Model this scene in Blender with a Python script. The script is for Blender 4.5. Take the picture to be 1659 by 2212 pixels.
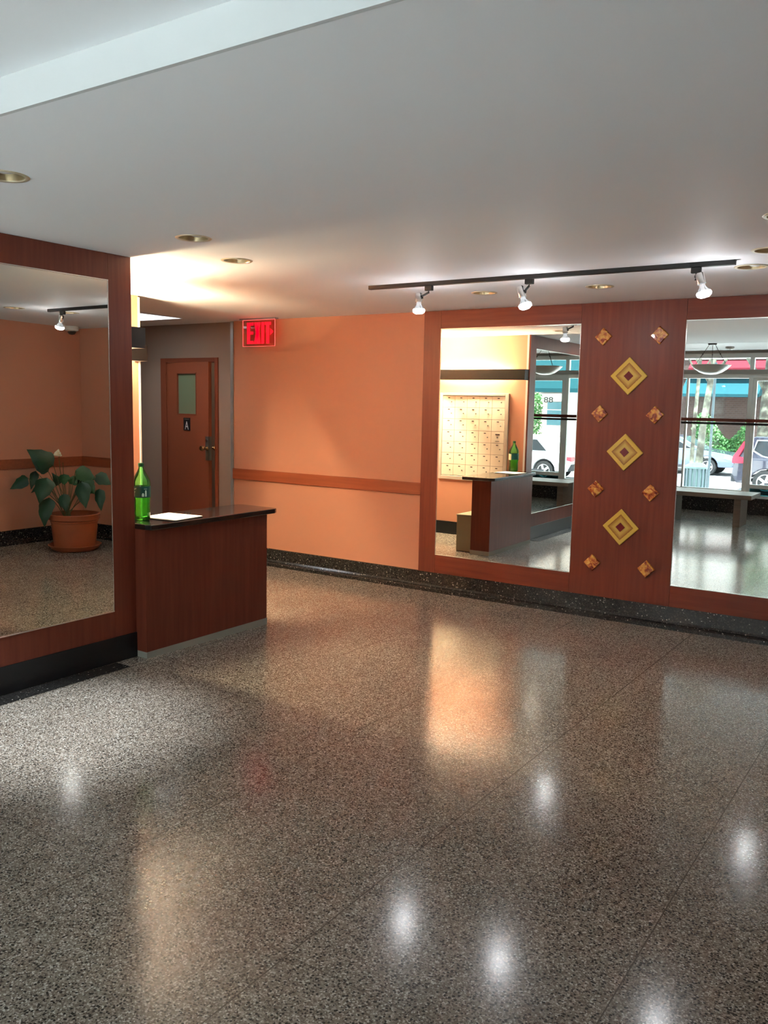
import bpy, bmesh, math, random
from mathutils import Vector, Matrix
random.seed(7)
for o in list(bpy.data.objects): bpy.data.objects.remove(o, do_unlink=True)
SC = bpy.context.scene
COL = SC.collection
# ------------------------------------------------------------------ camera
YAW, PITCH, ROLL, FPX = -0.5883, 0.1255, 0.0201, 1848.345
CAM = Vector((4.1103, -6.3409, 1.5792))
fw = Vector((math.sin(YAW)*math.cos(PITCH), math.cos(YAW)*math.cos(PITCH), -math.sin(PITCH)))
rt = Vector((math.cos(YAW), -math.sin(YAW), 0)); up = rt.cross(fw)
c_, s_ = math.cos(ROLL), math.sin(ROLL)
rt, up = c_*rt + s_*up, -s_*rt + c_*up
cd = bpy.data.cameras.new('camera'); cam = bpy.data.objects.new('camera', cd); COL.objects.link(cam)
cam.matrix_world = Matrix(((rt.x, up.x, -fw.x, CAM.x), (rt.y, up.y, -fw.y, CAM.y), (rt.z, up.z, -fw.z, CAM.z), (0, 0, 0, 1)))
cd.sensor_fit = 'HORIZONTAL'; cd.sensor_width = 36; cd.lens = FPX/1659*36; cd.clip_start = .05; cd.clip_end = 300
SC.camera = cam
# ------------------------------------------------------------------ world, light, exposure
SC.view_settings.view_transform = 'Standard'; SC.view_settings.look = 'None'
SC.view_settings.gamma = 1; SC.view_settings.exposure = 1.7
WORLD_STRENGTH = 1.7
w = bpy.data.worlds.new('sky'); SC.world = w; w.use_nodes = True
bg = w.node_tree.nodes['Background']; bg.inputs[0].default_value = (.70, .87, 1.0, 1); bg.inputs[1].default_value = WORLD_STRENGTH
pl = bpy.data.lights.new('storefront_daylight', 'AREA'); pl.shape = 'RECTANGLE'; pl.size = 3.7; pl.size_y = 2.1
pl.cycles.is_portal = True
plo = bpy.data.objects.new('storefront_daylight', pl); COL.objects.link(plo)
plo.location = (1.8, -7.95, 1.4); plo.rotation_euler = (math.radians(90), 0, 0)
sl_ = bpy.data.lights.new('sun', 'SUN'); sl_.energy = 13; sl_.angle = math.radians(1.5); sl_.color = (.93, .97, 1)
slo = bpy.data.objects.new('sun', sl_); COL.objects.link(slo); slo.rotation_euler = Vector((-.2, -.33, -1.3)).to_track_quat('-Z', 'Y').to_euler()
TUBE_E, BULB_E, PANEL_E, EXIT_E = 310, 60, 5.0, .35
# ------------------------------------------------------------------ materials
MATS = {}
def mat(name, col, rough=.5, metal=0, spec=.5, emit=None, es=0, bump=None, trans=0, ior=1.45, coat=0):
    m = bpy.data.materials.new(name); m.use_nodes = True
    b = m.node_tree.nodes['Principled BSDF']
    b.inputs['Base Color'].default_value = (*col, 1); b.inputs['Roughness'].default_value = rough
    b.inputs['Metallic'].default_value = metal; b.inputs['Specular IOR Level'].default_value = spec
    b.inputs['Transmission Weight'].default_value = trans; b.inputs['IOR'].default_value = ior
    b.inputs['Coat Weight'].default_value = coat
    if emit: b.inputs['Emission Color'].default_value = (*emit, 1); b.inputs['Emission Strength'].default_value = es
    nt = m.node_tree
    if bump:
        sc, st = bump
        tc = nt.nodes.new('ShaderNodeTexCoord'); n = nt.nodes.new('ShaderNodeTexNoise'); n.inputs['Scale'].default_value = sc
        bp = nt.nodes.new('ShaderNodeBump'); bp.inputs['Strength'].default_value = st; bp.inputs['Distance'].default_value = .01
        nt.links.new(tc.outputs['Object'], n.inputs['Vector']); nt.links.new(n.outputs['Fac'], bp.inputs['Height'])
        nt.links.new(bp.outputs['Normal'], b.inputs['Normal'])
    MATS[name] = m
    return m
def nodes(m): return m.node_tree, m.node_tree.nodes['Principled BSDF']
def ramp(nt, stops, inp, interp='LINEAR'):
    r = nt.nodes.new('ShaderNodeValToRGB'); r.color_ramp.interpolation = interp
    e = r.color_ramp.elements
    while len(e) < len(stops): e.new(.5)
    for k, (p, c) in enumerate(stops): e[k].position = p; e[k].color = (*c, 1)
    nt.links.new(inp, r.inputs['Fac']); return r.outputs['Color']
def wood(name, c1, c2, rough=.35, axis=2, spec=.5):
    m = mat(name, c1, rough, spec=spec); nt, b = nodes(m)
    tc = nt.nodes.new('ShaderNodeTexCoord'); mp = nt.nodes.new('ShaderNodeMapping')
    s = [38, 38, 38]; s[axis] = 2.2; mp.inputs['Scale'].default_value = s
    n = nt.nodes.new('ShaderNodeTexNoise'); n.inputs['Scale'].default_value = 1.0; n.inputs['Detail'].default_value = 6
    nt.links.new(tc.outputs['Object'], mp.inputs['Vector']); nt.links.new(mp.outputs[0], n.inputs['Vector'])
    nt.links.new(ramp(nt, [(.3, c1), (.7, c2)], n.outputs['Fac']), b.inputs['Base Color'])
    return m
def terrazzo(name, scale, stops, rough, joints=False, spec=.5):
    m = mat(name, (.2, .2, .2), rough, spec=spec); nt, b = nodes(m)
    tc = nt.nodes.new('ShaderNodeTexCoord')
    v = nt.nodes.new('ShaderNodeTexVoronoi'); v.inputs['Scale'].default_value = scale
    nt.links.new(tc.outputs['Object'], v.inputs['Vector'])
    sp = nt.nodes.new('ShaderNodeSeparateColor'); nt.links.new(v.outputs['Color'], sp.inputs[0])
    c = ramp(nt, stops, sp.outputs[0], 'CONSTANT')
    if joints:      # rounder dark pebbles scattered over the chips
        v2 = nt.nodes.new('ShaderNodeTexVoronoi'); v2.inputs['Scale'].default_value = 92; nt.links.new(tc.outputs['Object'], v2.inputs['Vector'])
        sp2 = nt.nodes.new('ShaderNodeSeparateColor'); nt.links.new(v2.outputs['Color'], sp2.inputs[0])
        la = nt.nodes.new('ShaderNodeMath'); la.operation = 'LESS_THAN'; nt.links.new(v2.outputs['Distance'], la.inputs[0]); la.inputs[1].default_value = .36
        lb = nt.nodes.new('ShaderNodeMath'); lb.operation = 'LESS_THAN'; nt.links.new(sp2.outputs[1], lb.inputs[0]); lb.inputs[1].default_value = .42
        mu = nt.nodes.new('ShaderNodeMath'); mu.operation = 'MULTIPLY'; nt.links.new(la.outputs[0], mu.inputs[0]); nt.links.new(lb.outputs[0], mu.inputs[1])
        mz = nt.nodes.new('ShaderNodeMix'); mz.data_type = 'RGBA'; nt.links.new(mu.outputs[0], mz.inputs[0]); nt.links.new(c, mz.inputs[6]); mz.inputs[7].default_value = (.028, .024, .019, 1); c = mz.outputs[2]
    n = nt.nodes.new('ShaderNodeTexNoise'); n.inputs['Scale'].default_value = 1.3; nt.links.new(tc.outputs['Object'], n.inputs['Vector'])
    mx = nt.nodes.new('ShaderNodeMix'); mx.data_type = 'RGBA'; mx.blend_type = 'MULTIPLY'; mx.inputs[0].default_value = 1
    nt.links.new(c, mx.inputs[6]); nt.links.new(ramp(nt, [(.3, (.84, .84, .84)), (.7, (1, 1, 1))], n.outputs['Fac']), mx.inputs[7])
    out = mx.outputs[2]
    if joints:
        xyz = nt.nodes.new('ShaderNodeSeparateXYZ'); nt.links.new(tc.outputs['Object'], xyz.inputs[0])
        ds = []
        for ax, off, per in ((0, 1.803, .83), (1, -2.835, 1.745)):
            a = nt.nodes.new('ShaderNodeMath'); a.operation = 'SUBTRACT'; nt.links.new(xyz.outputs[ax], a.inputs[0]); a.inputs[1].default_value = off
            d = nt.nodes.new('ShaderNodeMath'); d.operation = 'PINGPONG'; nt.links.new(a.outputs[0], d.inputs[0]); d.inputs[1].default_value = per/2
            l = nt.nodes.new('ShaderNodeMath'); l.operation = 'LESS_THAN'; nt.links.new(d.outputs[0], l.inputs[0]); l.inputs[1].default_value = .0021 if ax == 0 else .0013
            ds.append(l)
        mxm = nt.nodes.new('ShaderNodeMath'); mxm.operation = 'MAXIMUM'; nt.links.new(ds[0].outputs[0], mxm.inputs[0]); nt.links.new(ds[1].outputs[0], mxm.inputs[1])
        m2 = nt.nodes.new('ShaderNodeMix'); m2.data_type = 'RGBA'; nt.links.new(mxm.outputs[0], m2.inputs[0])
        nt.links.new(out, m2.inputs[6]); m2.inputs[7].default_value = (.085, .07, .055, 1); out = m2.outputs[2]
    nt.links.new(out, b.inputs['Base Color'])
    return m
def mottle(name, stops, scale, rough=.3, **k):
    m = mat(name, stops[0][1], rough, **k); nt, b = nodes(m)
    tc = nt.nodes.new('ShaderNodeTexCoord'); n = nt.nodes.new('ShaderNodeTexNoise'); n.inputs['Scale'].default_value = scale; n.inputs['Detail'].default_value = 4
    nt.links.new(tc.outputs['Object'], n.inputs['Vector']); nt.links.new(ramp(nt, stops, n.outputs['Fac']), b.inputs['Base Color'])
    return m
def thin_glass(name, tint):
    m = bpy.data.materials.new(name); m.use_nodes = True; nt = m.node_tree; nt.nodes.clear()
    o = nt.nodes.new('ShaderNodeOutputMaterial'); mx = nt.nodes.new('ShaderNodeMixShader'); fr = nt.nodes.new('ShaderNodeFresnel'); fr.inputs[0].default_value = 1.4
    t = nt.nodes.new('ShaderNodeBsdfTransparent'); t.inputs[0].default_value = (*tint, 1); g = nt.nodes.new('ShaderNodeBsdfGlossy'); g.inputs['Roughness'].default_value = .02
    nt.links.new(fr.outputs[0], mx.inputs[0]); nt.links.new(t.outputs[0], mx.inputs[1]); nt.links.new(g.outputs[0], mx.inputs[2]); nt.links.new(mx.outputs[0], o.inputs[0])
    MATS[name] = m; return m
wood('cherry', (.130, .029, .015), (.172, .042, .022), .36, spec=.35)
wood('cherry_across', (.140, .030, .015), (.185, .044, .022), .36, 0, spec=.35)
wood('cherry_rail', (.23, .058, .022), (.29, .078, .03), .4, 0)
mat('orange_paint', (.49, .232, .142), .55, spec=.3, bump=(60, .05))
mat('taupe_paint', (.30, .225, .175), .6, spec=.3)
mat('ceiling_paint', (.85, .865, .885), .65, spec=.2, bump=(1.5, .25))
mat('fascia_paint', (.58, .60, .60), .6)
terrazzo('terrazzo', 215, [(0, (.05, .042, .034)), (.08, (.155, .127, .098)), (.36, (.225, .193, .155)), (.68, (.34, .305, .258)), (.90, (.55, .52, .46))], .15, True, spec=.36)
terrazzo('black_terrazzo', 170, [(0, (.014, .013, .012)), (.6, (.03, .028, .026)), (.92, (.07, .065, .055)), (.985, (.4, .38, .33))], .2)
mat('black_base', (.008, .009, .01), .28)
mat('mirror_glass', (.90, .92, .89), 0.0, 1)
mat('mirror_glass_dim', (.72, .72, .67), 0.0, 1)
mat('mirror_edge', (.75, .73, .68), .2, .8)
mat('counter_black', (.014, .012, .011), .16, coat=.5)
mat('kick_grey', (.30, .30, .25), .5)
mat('metal_grey', (.38, .40, .41), .4, .6)
mat('white_trim', (.72, .70, .64), .5)
mat('sconce_black', (.016, .012, .009), .5)
mat('tube_glow', (1, 1, 1), .5, emit=(1.0, .80, .52), es=TUBE_E)
mat('bulb_glow', (1, 1, 1), .5, emit=(.95, .97, 1.0), es=BULB_E)
mat('bulb_neck', (.62, .64, .66), .18, .9, emit=(.9, .95, 1), es=.12)
mat('panel_glow', (1, 1, 1), .5, emit=(.95, .96, 1.0), es=PANEL_E)
mat('track_black', (.01, .009, .008), .45)
mat('chrome', (.55, .53, .5), .22, 1)
mat('brass_ring', (.66, .58, .42), .35, .3)
mat('can_gold', (.42, .33, .19), .3, .8)
mat('dead_lamp', (.62, .59, .56), .25)
mat('red_glow', (1, .02, .03), .5, emit=(1, .0, .02), es=EXIT_E)
mat('red_edge', (1, .3, .3), .4, emit=(1, .10, .10), es=.5)
thin_glass('acrylic', (1.0, .80, .80)); thin_glass('window_glass', (.95, .98, .97)); thin_glass('door_teal', (.10, .20, .20))
mat('door_paint', (.24, .068, .032), .5, spec=.35)
mat('door_frame_paint', (.20, .055, .027), .5, spec=.3)
mat('frosted_pane', (.16, .20, .12), .35)
mat('sign_black', (.012, .012, .014), .4)
mat('sign_white', (.6, .6, .58), .5)
mat('brass', (.55, .42, .22), .25, 1)
mat('steel_plate', (.20, .20, .18), .4, .8)
mat('mail_door', (.68, .62, .50), .45, .15)
mat('mail_frame', (.56, .53, .46), .4, .5)
mat('mail_gap', (.16, .13, .10), .6)
mat('dark_print', (.04, .03, .03), .6)
mat('tile_yellow', (.62, .44, .075), .25, coat=.5)
mat('tile_red', (.16, .012, .012), .2, coat=.6)
mat('bottle_cap', (.006, .10, .03), .4)
mat('label_teal', (.004, .07, .06), .35)
mat('label_white', (.5, .72, .66), .4)
mat('tag_cream', (.75, .68, .45), .6)
mat('paper', (.92, .92, .9), .6)
mat('folder_black', (.015, .015, .015), .4)
mat('beige_box', (.23, .20, .12), .5)
mottle('terracotta', [(.3, (.27, .07, .026)), (.7, (.31, .085, .032))], 6, .5)
mat('soil', (.03, .02, .013), .9)
mottle('leaf', [(.3, (.008, .036, .016)), (.7, (.016, .065, .026))], 7, .42)
mottle('leaf_fresh', [(.3, (.012, .06, .014)), (.7, (.02, .09, .02))], 7, .42)
mat('stem', (.07, .09, .03), .6)
mat('spathe', (.75, .74, .55), .5)
mat('dome_white', (.62, .58, .52), .4)
mat('dome_dark', (.02, .02, .02), .06, coat=1)
mat('alu_white', (.80, .86, .84), .4, .1)
mat('beam_grey', (.36, .36, .33), .5)
mat('rail_red', (.17, .03, .015), .3)
mat('rail_black', (.012, .008, .008), .3)
mat('sill_stone', (.52, .50, .46), .35)
wood('bench_wood', (.20, .15, .11), (.26, .20, .15), .4, 0)
mat('pendant_glass', (.62, .66, .62), .3); mat('bronze', (.05, .035, .03), .4, .5)
mat('sidewalk', (.72, .72, .70), .8); mat('asphalt', (.22, .22, .23), .9)
mat('teal_awning', (.010, .055, .068), .9, spec=.15); mat('pink_awning', (.11, .012, .02), .9, spec=.15)
mat('pale_facade', (.62, .58, .54), .8); mat('window_dark', (.10, .20, .24), .15)
mat('tree_bark_dark', (.12, .11, .08), .9)
mottle('bark', [(.40, (.03, .027, .02)), (.52, (.07, .07, .052)), (.66, (.16, .16, .12))], 4, .9)
mottle('foliage', [(.3, (.035, .13, .04)), (.7, (.11, .28, .08))], 2.5, .6)
mat('pole_grey', (.05, .07, .08), .5, .4)
mat('car_dark', (.028, .028, .045), .2, .4, coat=1); mat('car_blue', (.10, .13, .19), .25, .4, coat=1); mat('car_white', (.75, .78, .8), .3, coat=.8)
mat('car_glass', (.01, .012, .014), .06); mat('tyre', (.015, .015, .016), .8); mat('rim', (.6, .62, .64), .25, .9); mat('tail_red', (.6, .01, .03), .2); mat('lamp_clear', (.75, .78, .8), .1); mat('car_trim', (.03, .03, .035), .6)
mat('bin_green', (.05, .09, .09), .5)
def brick(name, c1, c2, mo, sc):
    m = mat(name, c1, .85); nt, b = nodes(m)
    tc = nt.nodes.new('ShaderNodeTexCoord'); mp = nt.nodes.new('ShaderNodeMapping'); mp.inputs['Rotation'].default_value = (math.radians(90), 0, 0)
    br = nt.nodes.new('ShaderNodeTexBrick'); br.inputs['Scale'].default_value = sc
    br.inputs['Color1'].default_value = (*c1, 1); br.inputs['Color2'].default_value = (*c2, 1); br.inputs['Mortar'].default_value = (*mo, 1)
    nt.links.new(tc.outputs['Object'], mp.inputs[0]); nt.links.new(mp.outputs[0], br.inputs[0]); nt.links.new(br.outputs['Color'], b.inputs['Base Color'])
brick('brick', (.045, .025, .021), (.06, .034, .028), (.07, .056, .05), 3)
brick('brick_pale', (.5, .38, .32), (.6, .48, .42), (.6, .58, .54), 3)
# bottle plastics
def tinted(name, tint, dif, k):
    m = bpy.data.materials.new(name); m.use_nodes = True; nt = m.node_tree; nt.nodes.clear()
    o = nt.nodes.new('ShaderNodeOutputMaterial'); mx = nt.nodes.new('ShaderNodeMixShader'); fr = nt.nodes.new('ShaderNodeFresnel'); fr.inputs[0].default_value = 1.5
    t = nt.nodes.new('ShaderNodeBsdfTransparent'); t.inputs[0].default_value = (*tint, 1); g = nt.nodes.new('ShaderNodeBsdfGlossy'); g.inputs['Roughness'].default_value = .05
    d = nt.nodes.new('ShaderNodeBsdfTranslucent'); d.inputs[0].default_value = (*dif, 1); m2 = nt.nodes.new('ShaderNodeMixShader'); m2.inputs[0].default_value = k
    nt.links.new(t.outputs[0], m2.inputs[1]); nt.links.new(d.outputs[0], m2.inputs[2])
    nt.links.new(fr.outputs[0], mx.inputs[0]); nt.links.new(m2.outputs[0], mx.inputs[1]); nt.links.new(g.outputs[0], mx.inputs[2]); nt.links.new(mx.outputs[0], o.inputs[0]); MATS[name] = m
tinted('bottle_green', (.52, .90, .50), (.25, .8, .3), .10)
tinted('soda', (.62, .93, .52), (.3, .85, .3), .14)
def tile_mat():
    m = mat('tile_bands', (.62, .44, .075), .22, coat=.6); nt, b = nodes(m)
    tc = nt.nodes.new('ShaderNodeTexCoord'); x = nt.nodes.new('ShaderNodeSeparateXYZ'); nt.links.new(tc.outputs['Object'], x.inputs[0])
    ax = []
    for i in (0, 2):
        a = nt.nodes.new('ShaderNodeMath'); a.operation = 'ABSOLUTE'; nt.links.new(x.outputs[i], a.inputs[0]); ax.append(a)
    s = nt.nodes.new('ShaderNodeMath'); s.operation = 'ADD'; nt.links.new(ax[0].outputs[0], s.inputs[0]); nt.links.new(ax[1].outputs[0], s.inputs[1])
    n = nt.nodes.new('ShaderNodeTexNoise'); n.inputs['Scale'].default_value = 160
    nt.links.new(tc.outputs['Object'], n.inputs['Vector'])
    q = nt.nodes.new('ShaderNodeMath'); q.operation = 'MULTIPLY_ADD'; nt.links.new(n.outputs['Fac'], q.inputs[0]); q.inputs[1].default_value = .010; nt.links.new(s.outputs[0], q.inputs[2])
    d = nt.nodes.new('ShaderNodeMath'); d.operation = 'DIVIDE'; nt.links.new(q.outputs[0], d.inputs[0]); d.inputs[1].default_value = .14
    Y = (.60, .42, .08); BR = (.30, .14, .025)
    nt.links.new(ramp(nt, [(0, Y), (.44, Y), (.62, (.42, .24, .04)), (.70, BR), (.735, BR), (.745, (.66, .46, .07)), (1, (.66, .46, .07))], d.outputs[0]), b.inputs['Base Color'])
tile_mat()
def amber():
    m = mat('amber_glass', (.5, .2, .03), .16, coat=.35); nt, b = nodes(m)
    tc = nt.nodes.new('ShaderNodeTexCoord'); n = nt.nodes.new('ShaderNodeTexNoise'); n.inputs['Scale'].default_value = 28; n.inputs['Detail'].default_value = 3; n.inputs['Distortion'].default_value = .8
    oi = nt.nodes.new('ShaderNodeObjectInfo'); va = nt.nodes.new('ShaderNodeVectorMath'); va.operation = 'ADD'
    nt.links.new(tc.outputs['Object'], va.inputs[0]); nt.links.new(oi.outputs['Location'], va.inputs[1]); nt.links.new(va.outputs[0], n.inputs['Vector'])
    nt.links.new(ramp(nt, [(.36, (.16, .022, .008)), (.46, (.40, .10, .018)), (.56, (.60, .27, .04)), (.70, (.70, .42, .08))], n.outputs['Fac']), b.inputs['Base Color'])
    bp = nt.nodes.new('ShaderNodeBump'); bp.inputs['Strength'].default_value = .6; bp.inputs['Distance'].default_value = .01
    nt.links.new(n.outputs['Fac'], bp.inputs['Height']); nt.links.new(bp.outputs[0], b.inputs['Normal'])
amber()
# ------------------------------------------------------------------ mesh helpers
class MB:
    def __init__(s): s.b = bmesh.new()
    def box(s, x0, x1, y0, y1, z0, z1, M=None):
        P = [(x, y, z) for z in (z0, z1) for y in (y0, y1) for x in (x0, x1)]
        v = [s.b.verts.new(M @ Vector(p) if M else p) for p in P]
        for f in ((0, 2, 3, 1), (4, 5, 7, 6), (0, 1, 5, 4), (2, 6, 7, 3), (0, 4, 6, 2), (1, 3, 7, 5)): s.b.faces.new([v[i] for i in f])
        return s
    def hexa(s, P):
        v = [s.b.verts.new(p) for p in P]
        for f in ((0, 2, 3, 1), (4, 5, 7, 6), (0, 1, 5, 4), (2, 6, 7, 3), (0, 4, 6, 2), (1, 3, 7, 5)): s.b.faces.new([v[i] for i in f])
        return s
    def lathe(s, prof, n=32, M=None, cap=True):
        rings = []
        for r, z in prof:
            if r < 1e-6: rings.append([s.b.verts.new(M @ Vector((0, 0, z)) if M else (0, 0, z))])
            else:
                rg = []
                for k in range(n):
                    a = 2*math.pi*k/n; p = Vector((r*math.cos(a), r*math.sin(a), z)); rg.append(s.b.verts.new(M @ p if M else p))
                rings.append(rg)
        for a, b in zip(rings, rings[1:]):
            for k in range(n):
                k2 = (k+1) % n
                if len(a) == 1 and len(b) == 1: continue
                if len(a) == 1: s.b.faces.new((a[0], b[k2], b[k]))
                elif len(b) == 1: s.b.faces.new((a[k], a[k2], b[0]))
                else: s.b.faces.new((a[k], a[k2], b[k2], b[k]))
        if cap:
            if len(rings[0]) > 1: s.b.faces.new(rings[0][::-1])
            if len(rings[-1]) > 1: s.b.faces.new(rings[-1])
        return s
    def tube(s, pts, r, n=8, r1=None):
        pts = [Vector(p) for p in pts]; rings = []
        for i, p in enumerate(pts):
            d = (pts[min(i+1, len(pts)-1)] - pts[max(i-1, 0)]).normalized()
            a = d.cross(Vector((0, 0, 1)))
            if a.length < 1e-3: a = d.cross(Vector((1, 0, 0)))
            a.normalize(); b = d.cross(a)
            rr = r if r1 is None else r + (r1-r)*i/(len(pts)-1)
            rings.append([s.b.verts.new(p + rr*(math.cos(2*math.pi*k/n)*a + math.sin(2*math.pi*k/n)*b)) for k in range(n)])
        for a, b in zip(rings, rings[1:]):
            for k in range(n): s.b.faces.new((a[k], a[(k+1) % n], b[(k+1) % n], b[k]))
        s.b.faces.new(rings[0][::-1]); s.b.faces.new(rings[-1]); return s
    def prism(s, poly, f0, f1):     # poly of (a,b); f0/f1 map to 3-D points
        A = [s.b.verts.new(f0(*p)) for p in poly]; B = [s.b.verts.new(f1(*p)) for p in poly]
        n = len(poly)
        s.b.faces.new(A); s.b.faces.new(B[::-1])
        for k in range(n): s.b.faces.new((A[k], B[k], B[(k+1) % n], A[(k+1) % n]))
        return s
    def quad(s, *P): s.b.faces.new([s.b.verts.new(p) for p in P]); return s
    def build(s, name, m, parent=None, loc=None, smooth=False, bevel=0, seg=2, origin=None):
        bmesh.ops.recalc_face_normals(s.b, faces=s.b.faces)
        me = bpy.data.meshes.new(name)
        if origin is not None: bmesh.ops.translate(s.b, verts=s.b.verts, vec=-Vector(origin))
        s.b.to_mesh(me); s.b.free()
        o = bpy.data.objects.new(name, me); COL.objects.link(o)
        if origin is not None: o.location = origin
        if m: me.materials.append(MATS[m] if isinstance(m, str) else m)
        if smooth:
            for p in me.polygons: p.use_smooth = True
            try: me.set_sharp_from_angle(angle=math.radians(40))
            except Exception: pass
        if parent: o.parent = parent
        if loc: o.location = loc
        if bevel:
            md = o.modifiers.new('bevel', 'BEVEL'); md.width = bevel; md.segments = seg; md.limit_method = 'ANGLE'
        return o
def tag(o, label, cat, group=None, kind=None):
    o['label'] = label; o['category'] = cat
    if group: o['group'] = group
    if kind: o['kind'] = kind
    return o
def thing(name, label, cat, loc=(0, 0, 0), rz=0, group=None):
    o = bpy.data.objects.new(name, None); COL.objects.link(o); o.location = loc; o.rotation_euler = (0, 0, rz); o.empty_display_size = .1
    return tag(o, label, cat, group)
def struct(o): o['kind'] = 'structure'; return o
def sempty(name, loc=(0, 0, 0)):
    o = bpy.data.objects.new(name, None); COL.objects.link(o); o.location = loc; o['kind'] = 'structure'; return o
def copy_tree(o, parent=None):
    c = o.copy(); COL.objects.link(c)
    if parent: c.parent = parent
    for ch in list(o.children): copy_tree(ch, c)
    return c
def text_obj(name, body, size, m, parent, origin, xdir, updir, extrude=.002, fit=None, offset=0):
    cu = bpy.data.curves.new(name, 'FONT'); cu.body = body; cu.size = size; cu.extrude = extrude; cu.offset = offset; cu.align_x = 'CENTER'; cu.align_y = 'CENTER'
    t = bpy.data.objects.new(name+'_src', cu); COL.objects.link(t)
    bpy.context.view_layer.update()
    me = bpy.data.meshes.new_from_object(t.evaluated_get(bpy.context.evaluated_depsgraph_get()))
    bpy.data.objects.remove(t, do_unlink=True)
    xs = [v.co.x for v in me.vertices]; ys = [v.co.y for v in me.vertices]
    cx, cy = (min(xs)+max(xs))/2, (min(ys)+max(ys))/2
    sx, sy = (fit[0]/(max(xs)-min(xs)), fit[1]/(max(ys)-min(ys))) if fit else (1, 1)
    X = Vector(xdir).normalized(); U = Vector(updir).normalized(); N = X.cross(U)
    for v in me.vertices:
        v.co = X*((v.co.x-cx)*sx) + U*((v.co.y-cy)*sy) + N*v.co.z
    me.materials.clear(); me.materials.append(MATS[m])
    o = bpy.data.objects.new(name, me); COL.objects.link(o)
    if parent: o.parent = parent
    o.location = origin
    return o
def zfl(y): return 0 if y <= -3 else -.023*min(1, (y+3)/3)       # floor falls slightly to the back wall
def zce(y): return 2.4 if y <= -3 else (2.4-.008*(y+3)/1.67 if y < -1.33 else 2.392-.029*min(1, (y+1.33)/1.33))
# ------------------------------------------------------------------ floor and ceiling
b = MB()
ys = [-7.72, -3, 0, .06, 1.3]
for y0, y1 in zip(ys, ys[1:]):
    P = [(x, y, z) for z in (None, -.35) for y in (y0, y1) for x in (-4.6, 5.65)]
    b.hexa([(x, y, zfl(y) if z is None else z) for x, y, z in ([p for p in P if p[2] is not None] + [p for p in P if p[2] is None])])
struct(b.build('floor', 'terrazzo'))
b = MB()
for y0, y1 in ((-4.776, -3), (-3, -1.33), (-1.33, 0), (0, 1.4)):
    b.hexa([(-4.6, y0, zce(y0)), (5.65, y0, zce(y0)), (-4.6, y1, zce(y1)), (5.65, y1, zce(y1)), (-4.6, y0, 2.95), (5.65, y0, 2.95), (-4.6, y1, 2.95), (5.65, y1, 2.95)])
bmesh.ops.remove_doubles(b.b, verts=b.b.verts, dist=1e-5)
inner = [f for f in b.b.faces if abs(f.normal.y) > .9 and any(abs(v.co.y - yy) < 1e-4 for yy in (-3, -1.33, 0) for v in f.verts) and len({round(v.co.y, 3) for v in f.verts}) == 1]
bmesh.ops.delete(b.b, geom=inner, context='FACES')
ceil = struct(b.build('ceiling', 'ceiling_paint'))
DL = [(1.05, -4.37), (.78, -3.15), (.50, -2.54), (1.212, -.765), (2.05, -.735), (3.058, -1.085), (3.235, -1.546), (3.43, -2.334)]
cut = MB()
for x, y in DL + [(.36, -4.3)]: cut.lathe([(.078, 2.3), (.078, 2.56)], 40, Matrix.Translation((x, y, 0)))
cut.box(-3.05, -2.28, -.93, -.37, 2.3, 2.90)
co = cut.build('cutter', None)
md = ceil.modifiers.new('holes', 'BOOLEAN'); md.operation = 'DIFFERENCE'; md.object = co; md.solver = 'EXACT'
bpy.context.view_layer.update()
me = bpy.data.meshes.new_from_object(ceil.evaluated_get(bpy.context.evaluated_depsgraph_get()))
ceil.modifiers.clear(); ceil.data = me; bpy.data.objects.remove(co, do_unlink=True)
struct(MB().box(-.4, 5.65, -7.95, -4.777, 2.5, 2.95).build('ceiling', 'ceiling_paint'))
struct(MB().box(-.02, 5.65, -4.79, -4.776, 2.399, 2.5).build('trim_1', 'fascia_paint'))
# ------------------------------------------------------------------ walls
struct(MB().box(-1.957, 4.5, 0, .3, -.2, 2.6).build('wall_back', 'orange_paint'))
struct(MB().box(4.36, 4.5, -2.5, 0, -.2, 2.6).box(4.36, 5.65, -2.6, -2.5, -.2, 2.6).box(5.6, 5.7, -7.95, -2.6, -.2, 2.7).build('wall_right', 'orange_paint'))
struct(MB().box(-1.39, -.021, -7.95, -2.92, -.2, 2.7).build('wall_left', 'orange_paint'))
struct(MB().box(-3.5, -1.39, -3.6, -1.67, -.2, 2.6).build('wall_side', 'orange_paint'))
# corridor wall with the door opening
DX0, DX1, DZ = -3.02, -2.235, 2.0
struct(MB().box(-4.6, DX0, .05, .2, -.2, 2.6).box(DX1, -1.957, .05, .2, -.2, 2.6).box(DX0, DX1, .05, .2, DZ, 2.6).build('wall_corridor', 'taupe_paint'))
struct(MB().box(-4.75, -4.6, -1.8, 1.4, -.2, 2.6).build('wall_far_left', 'taupe_paint'))
struct(MB().box(-4.6, -3.5, -1.8, -1.67, -.2, 2.6).build('wall_front', 'taupe_paint'))
struct(MB().box(-4.6, -1.5, 1.25, 1.4, -.2, 2.6).box(-1.957, -1.8, .3, 1.25, -.2, 2.6).build('wall_beyond_door', 'taupe_paint'))
struct(MB().box(-1.990, -1.955, -.012, .05, -.03, 2.36).build('trim_2', 'metal_grey'))
struct(MB().box(-.045, -.003, -2.926, -2.905, .0, 2.4).build('trim_3', 'white_trim'))
struct(MB().box(-1.42, -1.384, -1.676, -1.660, -.02, 2.38).build('trim_4', 'white_trim'))
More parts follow.
